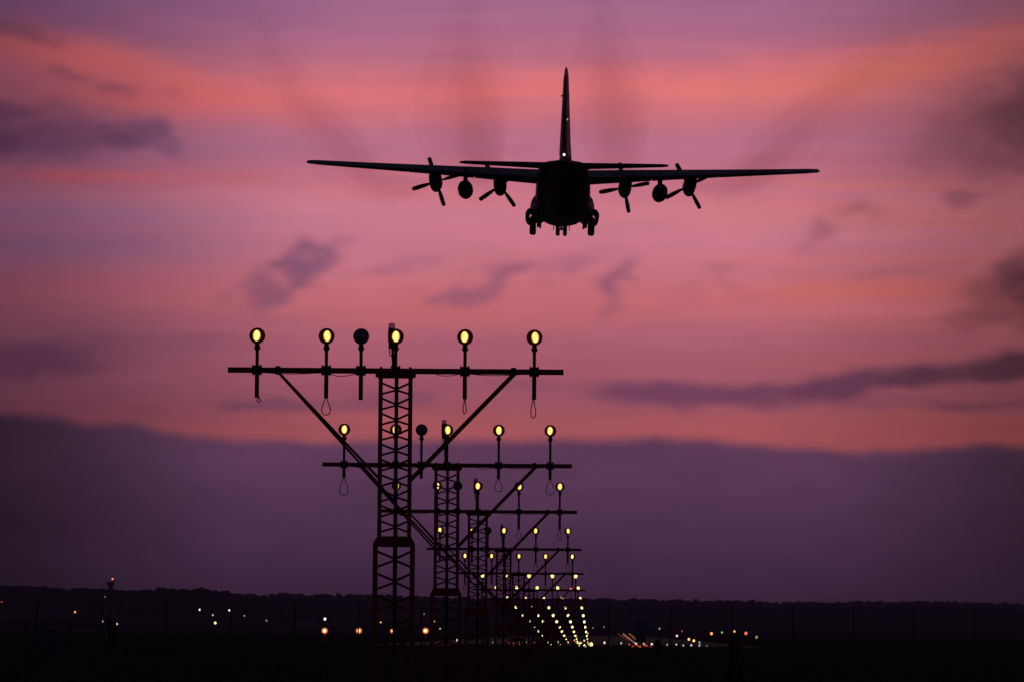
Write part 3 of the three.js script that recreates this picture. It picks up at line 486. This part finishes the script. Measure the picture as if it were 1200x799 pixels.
// ------------------------------------------------------------------ fences, posts, signs and the far structures
{
  const postM = mat(0.03, 0.03, 0.032, 0.8), wood = mat(0.035, 0.028, 0.02, 0.9), wireM = mat(0.08, 0.08, 0.085, 0.6);
  // perimeter fence across the field, about 255 m away: posts 3 m apart, wire mesh between them
  const A = V(-36, 0, -247), B = V(28, 0, -263), n = 21, f = thing('perimeter_fence', 'tall wire perimeter fence with thin posts crossing the dark field', 'fence', [0, 0, 0]);
  const P0 = [];
  for (let i = 0; i <= n; i++) { const p = A.clone().lerp(B, i / n); p.y = terrain(p.x, p.z); P0.push(p); const h = 2.78 + 0.12 * vnoise(i * 1.7, 3); rod('post', p, p.clone().add(V(0.02 * Math.sin(i), h, 0)), 0.036, postM, f); rod('barb_arm', p.clone().add(V(0, h, 0)), p.clone().add(V(0.02, h + 0.3, 0.22)), 0.025, postM, f); }
  for (const h of [0.12, 1.0, 1.9, 2.6, 2.85]) rod('wire', A.clone().setY(h), B.clone().setY(h), 0.006, wireM, f);
  const mesh = [];
  for (let i = 0; i < 640; i++) { const p = A.clone().lerp(B, i / 640), q = A.clone().lerp(B, (i + 6) / 640); mesh.push(new THREE.BoxGeometry(0.003, 3.0, 0.003).rotateZ(0).applyMatrix4(rodMatrix(p.clone().setY(0.12), q.clone().setY(2.55), 1).multiply(new THREE.Matrix4().makeScale(1, 1 / 3, 1)))); }
  const wm = part('wire_mesh', mergeGeometries(mesh), wireM, f); wm.userData.kind = 'stuff';
  // field gate and barrier at the left
  const gx = (px) => onPlane(px, 740, 243).x;
  const g = thing('field_gate', 'dark metal field gate with a long top rail and thick end post', 'gate', [0, 0, -243]);
  rod('top_rail', V(gx(-40), 1.93, 0), V(gx(131), 1.93, 0), 0.045, postM, g); rod('bottom_rail', V(gx(-40), 0.5, 0), V(gx(131), 0.5, 0), 0.03, postM, g);
  for (const x of [30, 81]) rod('upright', V(gx(x), 0, 0), V(gx(x), 2.1, 0), x === 30 ? 0.09 : 0.05, postM, g);
  box('end_post', 0.2, 2.2, 0.2, gx(128), 1.1, 0, wood, g); box('end_post', 0.16, 2.1, 0.16, gx(134), 1.05, 0.1, wood, g);
  const b = thing('low_barrier', 'low dark rail barrier standing beside the field gate', 'barrier', [0, 0, -243]);
  rod('rail', V(gx(146), 0.82, 0), V(gx(206), 0.82, 0), 0.06, postM, b); for (const x of [148, 176, 203]) rod('post', V(gx(x), 0, 0), V(gx(x), 0.9, 0), 0.06, postM, b);
  // dim blue notice board behind the gate
  const s = thing('blue_sign', 'dim blue notice board on two posts behind the field gate', 'sign', [onPlane(57, 740, 236).x, 0, -236]);
  box('board', 0.62, 0.9, 0.05, 0, 1.25, 0, mat(0.03, 0.04, 0.13, 0.7), s); box('panel', 0.5, 0.5, 0.04, 0, 0.5, 0, mat(0.03, 0.04, 0.12, 0.7), s); for (const x of [-0.24, 0.24]) rod('post', V(x, 0, -0.045), V(x, 1.8, -0.045), 0.035, postM, s);
  // thick timber marker post on the right
  const q = onPlane(861.5, 742, 108), w = thing('timber_post', 'thick black timber post with a splayed foot on the field', 'post', [q.x, 0, -108]);
  part('shaft', new THREE.LatheGeometry([[0, 1.74], [0.1, 1.73], [0.12, 1.68], [0.115, 0.7], [0.15, 0.3], [0.26, 0], [0, 0]].map(([r, y]) => new THREE.Vector2(r, y)), 9), wood, w);
  part('brace', mergeGeometries([-1, 1].map((k) => rodGeo(V(k * 0.4, 0, 0.1), V(k * 0.08, 1.1, 0), 0.05))), wood, w);
  const q2 = onPlane(771, 750, 300), w2 = thing('marker_stump', 'short black marker stump near the runway end lights', 'post', [q2.x, 0, -300]);
  part('stump', new THREE.LatheGeometry([[0, 1.35], [0.12, 1.34], [0.16, 1.2], [0.16, 0.1], [0.2, 0], [0, 0]].map(([r, y]) => new THREE.Vector2(r, y)), 10), wood, w2);
  // blue equipment tower near the runway
  const e = onPlane(751, 740, 890), c = thing('equipment_tower', 'narrow dark blue equipment tower with a side arm beside the runway', 'tower', [e.x, terrain(e.x, -890), -890]);
  const blue = mat(0.05, 0.08, 0.2, 0.7);
  part('cabin', mergeGeometries([boxGeo(1.75, 3.9, 1.75, 0, 1.95, 0), boxGeo(1.95, 0.14, 1.95, 0, 3.97, 0)]), blue, c); box('door', 0.8, 2, 0.05, 0.2, 1.1, 0.9, mat(0.04, 0.06, 0.14, 0.7), c);
  rod('side_arm', V(0.8, 2.3, 0), V(3.4, 2.15, 0), 0.09, postM, c); rod('arm_post', V(3.4, 0, 0), V(3.4, 2.25, 0), 0.08, postM, c);
  // low pale shed on the hillside
  const sd = onPlane(358, 722, 3300), sh = thing('long_shed', 'long low pale shed at the foot of the hill', 'building', [sd.x, terrain(sd.x, -3300) - 0.4, -3300]);
  box('wall', 16, 3, 8, 0, 1.5, 0, mat(0.16, 0.15, 0.18, 0.9), sh); part('roof', new THREE.CylinderGeometry(0.01, 5, 1.8, 4).rotateY(Math.PI / 4).scale(2.35, 1, 1.25).translate(0, 3.9, 0), mat(0.12, 0.11, 0.14, 0.9), sh);
  // beacon mast on the wooded rise
  const md = 4550, mp = onPlane(129, 690, md), m = thing('beacon_mast', 'small tower with a red beacon on top of the wooded rise', 'tower', [mp.x, terrain(mp.x, -md), -md]);
  const topY = onPlane(131, 678.5, md).y - m.position.y;
  part('tower_body', new THREE.CylinderGeometry(2.0, 2.6, topY - 5, 10).translate(0, (topY - 5) / 2, 0), postM, m); part('tower_head', new THREE.CylinderGeometry(3.6, 2.6, 4, 12).translate(0, topY - 4.5, 0), postM, m); rod('spike', V(1.6, topY - 2.5, 0), V(1.6, topY, 0), 0.15, postM, m);
  const bl = part('beacon_light', new THREE.SphereGeometry(0.75, 12, 8), glow(1, 0.28, 0.16, 2.2), m); bl.position.set(1.6, topY + 0.3, 0);
}

// ------------------------------------------------------------------ the small lights of the airfield and the hills
{
  const poleM = mat(0.03, 0.03, 0.03, 0.8);
  const K = { orange: [1, 0.34, 0.1], amber: [1, 0.55, 0.2], white: [1, 0.93, 0.85], warm: [1, 0.82, 0.45], red: [1, 0.12, 0.08], yellow: [1, 0.85, 0.32], pink: [1, 0.5, 0.42], green: [0.75, 1, 0.45] };
  const mats = {};
  const gm = (c, k) => mats[c + k] ??= glow(...K[c], k);
  // walk along the pixel's direction until the lamp, standing on its pole, meets the ground
  function stand(px, py, pole, from = 300, to = 7400) {
    const v = ray(px, py); v.multiplyScalar(1 / Math.hypot(v.x, v.z));
    for (let d = from; d < to; d += 10) { const y = 1.75 + v.y * d, h = terrain(v.x * d, v.z * d); if (y <= h + pole) return V(v.x * d, y, v.z * d); }
    const d = to; return V(v.x * d, 1.75 + v.y * d, v.z * d);
  }
  function small(name, label, group, px, py, color, k, size, pole, from, to) {   // size: lens radius in photograph pixels at its distance
    const p = stand(px, py, pole, from, to), d = Math.hypot(p.x, p.z), g = terrain(p.x, p.z), r = size * d / F;
    const t = thing(name, label, 'lamp', [p.x, g, p.z], group), h = Math.max(0.05, p.y - g);
    rod('post', V(0, 0, -r * 0.3), V(0, h, -r * 0.3), Math.max(0.02, r * 0.22), poleM, t);
    const b = part('lamp_globe', farLampG, gm(color, k), t); b.scale.set(r, r * 1.15, r * 0.7); b.position.set(0, h, 0);
    return t;
  }
  // four orange lamps in a line beside the approach towers
  [[380.2, 739], [420.3, 739], [460.6, 739], [498.6, 739]].forEach(([x, y]) => {
    const p = onPlane(x, y, 462), t = thing('orange_lamp', 'bright orange lamp on a short post, one of four in a line across the field', 'lamp', [p.x, 0, p.z], 'four orange lamps in a line');
    rod('post', V(0, 0, 0), V(0, p.y - 0.12, 0), 0.035, poleM, t);
    part('base', boxGeo(0.26, 0.08, 0.26, 0, p.y - 0.2, 0), poleM, t);
    const g = part('lamp_glass', new THREE.SphereGeometry(0.27, 18, 12), glow(1, 0.2, 0.035, 0.85), t); g.position.y = p.y;
    const c = part('lamp_bulb', new THREE.SphereGeometry(0.15, 14, 10), glow(1, 0.62, 0.3, 3.2), t); c.position.set(0, p.y, 0.17);
    const l = new THREE.PointLight(lc(1, 0.4, 0.12), 1.2); l.position.set(0, p.y, 0.4); l.castShadow = true; l.name = 'lamp_shine'; t.add(l);
  });
  const hill = [[1, 706, 'red', 2, 1.3, 'red hillside lamp at the edge of the wooded rise'], [87.3, 717, 'orange', 2, 1.25, 'orange hillside lamp below the wooded rise'], [119.5, 728, 'pink', 1, 1.1, 'dim pink lamp at the foot of the wooded rise'], [136.5, 731, 'amber', 1.6, 1.1, 'amber lamp at the foot of the wooded rise above the gate post'], [123, 699.5, 'orange', 1.7, 1.1, 'orange lamp among trees just below the beacon mast'],
    [233.5, 714.3, 'white', 1.8, 1.15, 'white hillside lamp of a scattered group of four'], [249, 720.5, 'warm', 1.2, 0.95, 'white hillside lamp of a scattered group of four'], [251.8, 729.8, 'yellow', 2, 1.5, 'yellowish lamp, brightest and lowest of the scattered hillside lamps'], [268.3, 715, 'white', 1.8, 1.2, 'white hillside lamp of a scattered group of four'], [286, 721.5, 'warm', 0.6, 0.9, 'faint lamp near the foot of the hill'], [312, 727, 'warm', 0.3, 1.2, 'faint lamp near the foot of the hill'], [380.5, 725.2, 'white', 3, 1.5, 'bright white hillside lamp above the line of orange lamps'],
    [446, 729, 'amber', 1.4, 1, 'small amber lamp behind the tallest tower'], [509, 728, 'amber', 0.7, 0.9, 'faint amber lamp behind the second tallest tower'], [497, 719.5, 'amber', 0.6, 0.8, 'faint amber lamp behind the second tallest tower'], [515.6, 736.5, 'warm', 0.8, 1, 'faint amber lamp behind the second tallest tower'], [559, 735.5, 'green', 0.7, 1, 'faint greenish lamp behind the third tallest tower'], [572, 736.5, 'warm', 0.5, 0.9, 'faint greenish lamp behind the third tallest tower'],
    [773, 736.5, 'pink', 0.9, 1, 'dim pink lamp beyond the equipment tower'], [834, 742.3, 'orange', 2.4, 1.6, 'bright orange lamp right of the runway lights'], [846.3, 741, 'green', 0.7, 1.1, 'dim greenish lamp next to the bright orange lamp'], [861, 739.7, 'amber', 1.4, 1.3, 'amber lamp seen just over the timber post'], [874.4, 742, 'red', 2.2, 1.7, 'bright red lamp beside the timber post'], [887, 746.5, 'yellow', 0.35, 1.7, 'dim yellow lamp beyond the red lamp'], [799.5, 739.5, 'red', 0.6, 1, 'faint red lamp above the row of white ground lamps'], [695, 735.5, 'pink', 0.5, 0.8, 'faint pink lamp near the runway end'], [708, 734.7, 'pink', 0.5, 0.8, 'faint pink lamp near the runway end']];
  for (const [x, y, c, k, s, label] of hill) small('far_lamp', label, 'scattered lamps beyond the airfield', x, y, c, k * 0.8, s * 0.95, y < 738 ? 5 : 3, y < 738 ? 1500 : 700, 7300);
  // low lamps on the airfield
  const gl = (list, label, group, from = 480) => { for (const [x, y, c, k, s] of list) small('ground_lamp', label, group, x, y, c, c === 'white' || c === 'red' ? k * 0.72 : k, s, 0.45, from, 4000); };
  gl([[536, 750, 'white', 1.5, 1.2], [545.5, 748.8, 'warm', 1.5, 1.2], [570.5, 752, 'white', 1, 1.1], [578, 752.5, 'white', 0.4, 1], [607.5, 752, 'white', 1.1, 1.1], [616, 752, 'white', 1.2, 1.2], [625.5, 752.3, 'white', 0.9, 1.1]], 'small white ground lamp behind the light towers', 'white ground lamps behind the towers');
  gl([[597, 754, 'red', 0.8, 1.2], [601, 754.5, 'red', 1, 1.4], [608, 755, 'red', 0.7, 1.2], [607.4, 752.9, 'red', 0.5, 1]], 'small red ground lamp behind the light towers', 'red ground lamps behind the towers');
  gl([[708.5, 753, 'white', 1.4, 1.2], [728, 753.7, 'white', 0.9, 1.1], [745.6, 754.3, 'white', 1.4, 1.1], [754.8, 754.6, 'white', 1.3, 1.1], [764, 754.8, 'white', 1.6, 1.2], [782.5, 755.3, 'white', 1.8, 1.25], [792.5, 755.6, 'white', 1.8, 1.2], [801, 756, 'white', 1.7, 1.15], [810.3, 756.3, 'white', 1.8, 1.25], [820, 756.6, 'white', 1.8, 1.25], [828.5, 757, 'white', 0.35, 1.1]], 'white lamp of the evenly spaced row along the runway end', 'row of white runway end lamps');
  gl([[793.5, 745, 'white', 1.6, 1.2], [807.5, 749, 'amber', 1.6, 1.4], [813.3, 750.7, 'amber', 2, 1.35], [820, 752.7, 'white', 0.6, 1]], 'lamp above the row of white runway end lamps', 'lamps above the white row');
  gl([[676.3, 752.3, 'yellow', 3.2, 1.4], [678.3, 755.6, 'yellow', 3.2, 1.7], [680.4, 753.4, 'yellow', 1.8, 1.6], [685.4, 756.8, 'warm', 2, 1.7], [688.6, 754.2, 'yellow', 1.9, 1.6], [692.9, 755.2, 'yellow', 3.2, 2], [684.8, 750.5, 'warm', 1, 1]], 'bright yellow lamp of the cluster at the end of the light row', 'yellow lamp cluster at the row end');
  gl([[673.2, 750, 'orange', 1.2, 1.3], [665, 735.5, 'orange', 0.6, 0.8], [688.7, 742, 'amber', 0.9, 1]], 'small orange lamp among the far approach lamps', 'orange lamps in the light row', 420);
  const line = (x0, y0, x1, y1, n, c, k, s, label, group) => gl(Array.from({ length: n }, (_, i) => [lerp(x0, x1, i / (n - 1)), lerp(y0, y1, i / (n - 1)), c, k * (0.7 + 0.6 * hash2(i, n)), s]), label, group);
  line(731, 743.2, 744, 753.2, 8, 'pink', 0.55, 0.75, 'tiny pink lamp in a slanting string of lamps', 'slanting string of pink lamps');
  line(724.5, 742.6, 736, 749.5, 6, 'red', 0.35, 0.7, 'tiny red lamp in the fainter slanting string', 'fainter slanting string of red lamps');
  line(738, 742.8, 745, 748.5, 5, 'orange', 0.6, 0.75, 'tiny orange lamp in the short slanting string', 'short slanting string of orange lamps');
  line(737.5, 755.2, 741.5, 757.8, 3, 'red', 1.1, 1.0, 'red ground lamp of the first short red string', 'first red string by the runway end');
  line(745, 755.6, 750.5, 758, 3, 'red', 1.1, 1.0, 'red ground lamp of the middle short red string', 'middle red string by the runway end');
  line(755, 755.4, 762.5, 758.6, 4, 'red', 1.3, 1.1, 'red ground lamp of the longest short red string', 'longest red string by the runway end');
  // red obstruction lamp on the seventh tower's crossbar
  const p = onPlane(669, 690, 252), t = thing('red_lamp', 'small red lamp on the crossbar of the seventh tallest light tower', 'lamp', [p.x, p.y, p.z]);
  part('lamp_globe', new THREE.SphereGeometry(0.06, 12, 8), glow(1, 0.12, 0.1, 1.4), t); rod('stem', V(0, -0.05, 0), V(0, -0.5, -1.6), 0.015, poleM, t);
}
// dusk haze between the airfield and the hills
scene.fog = new THREE.FogExp2(new THREE.Color().setRGB(0.62, 0.5, 0.68), 0.00008);
renderer.render(scene, camera);
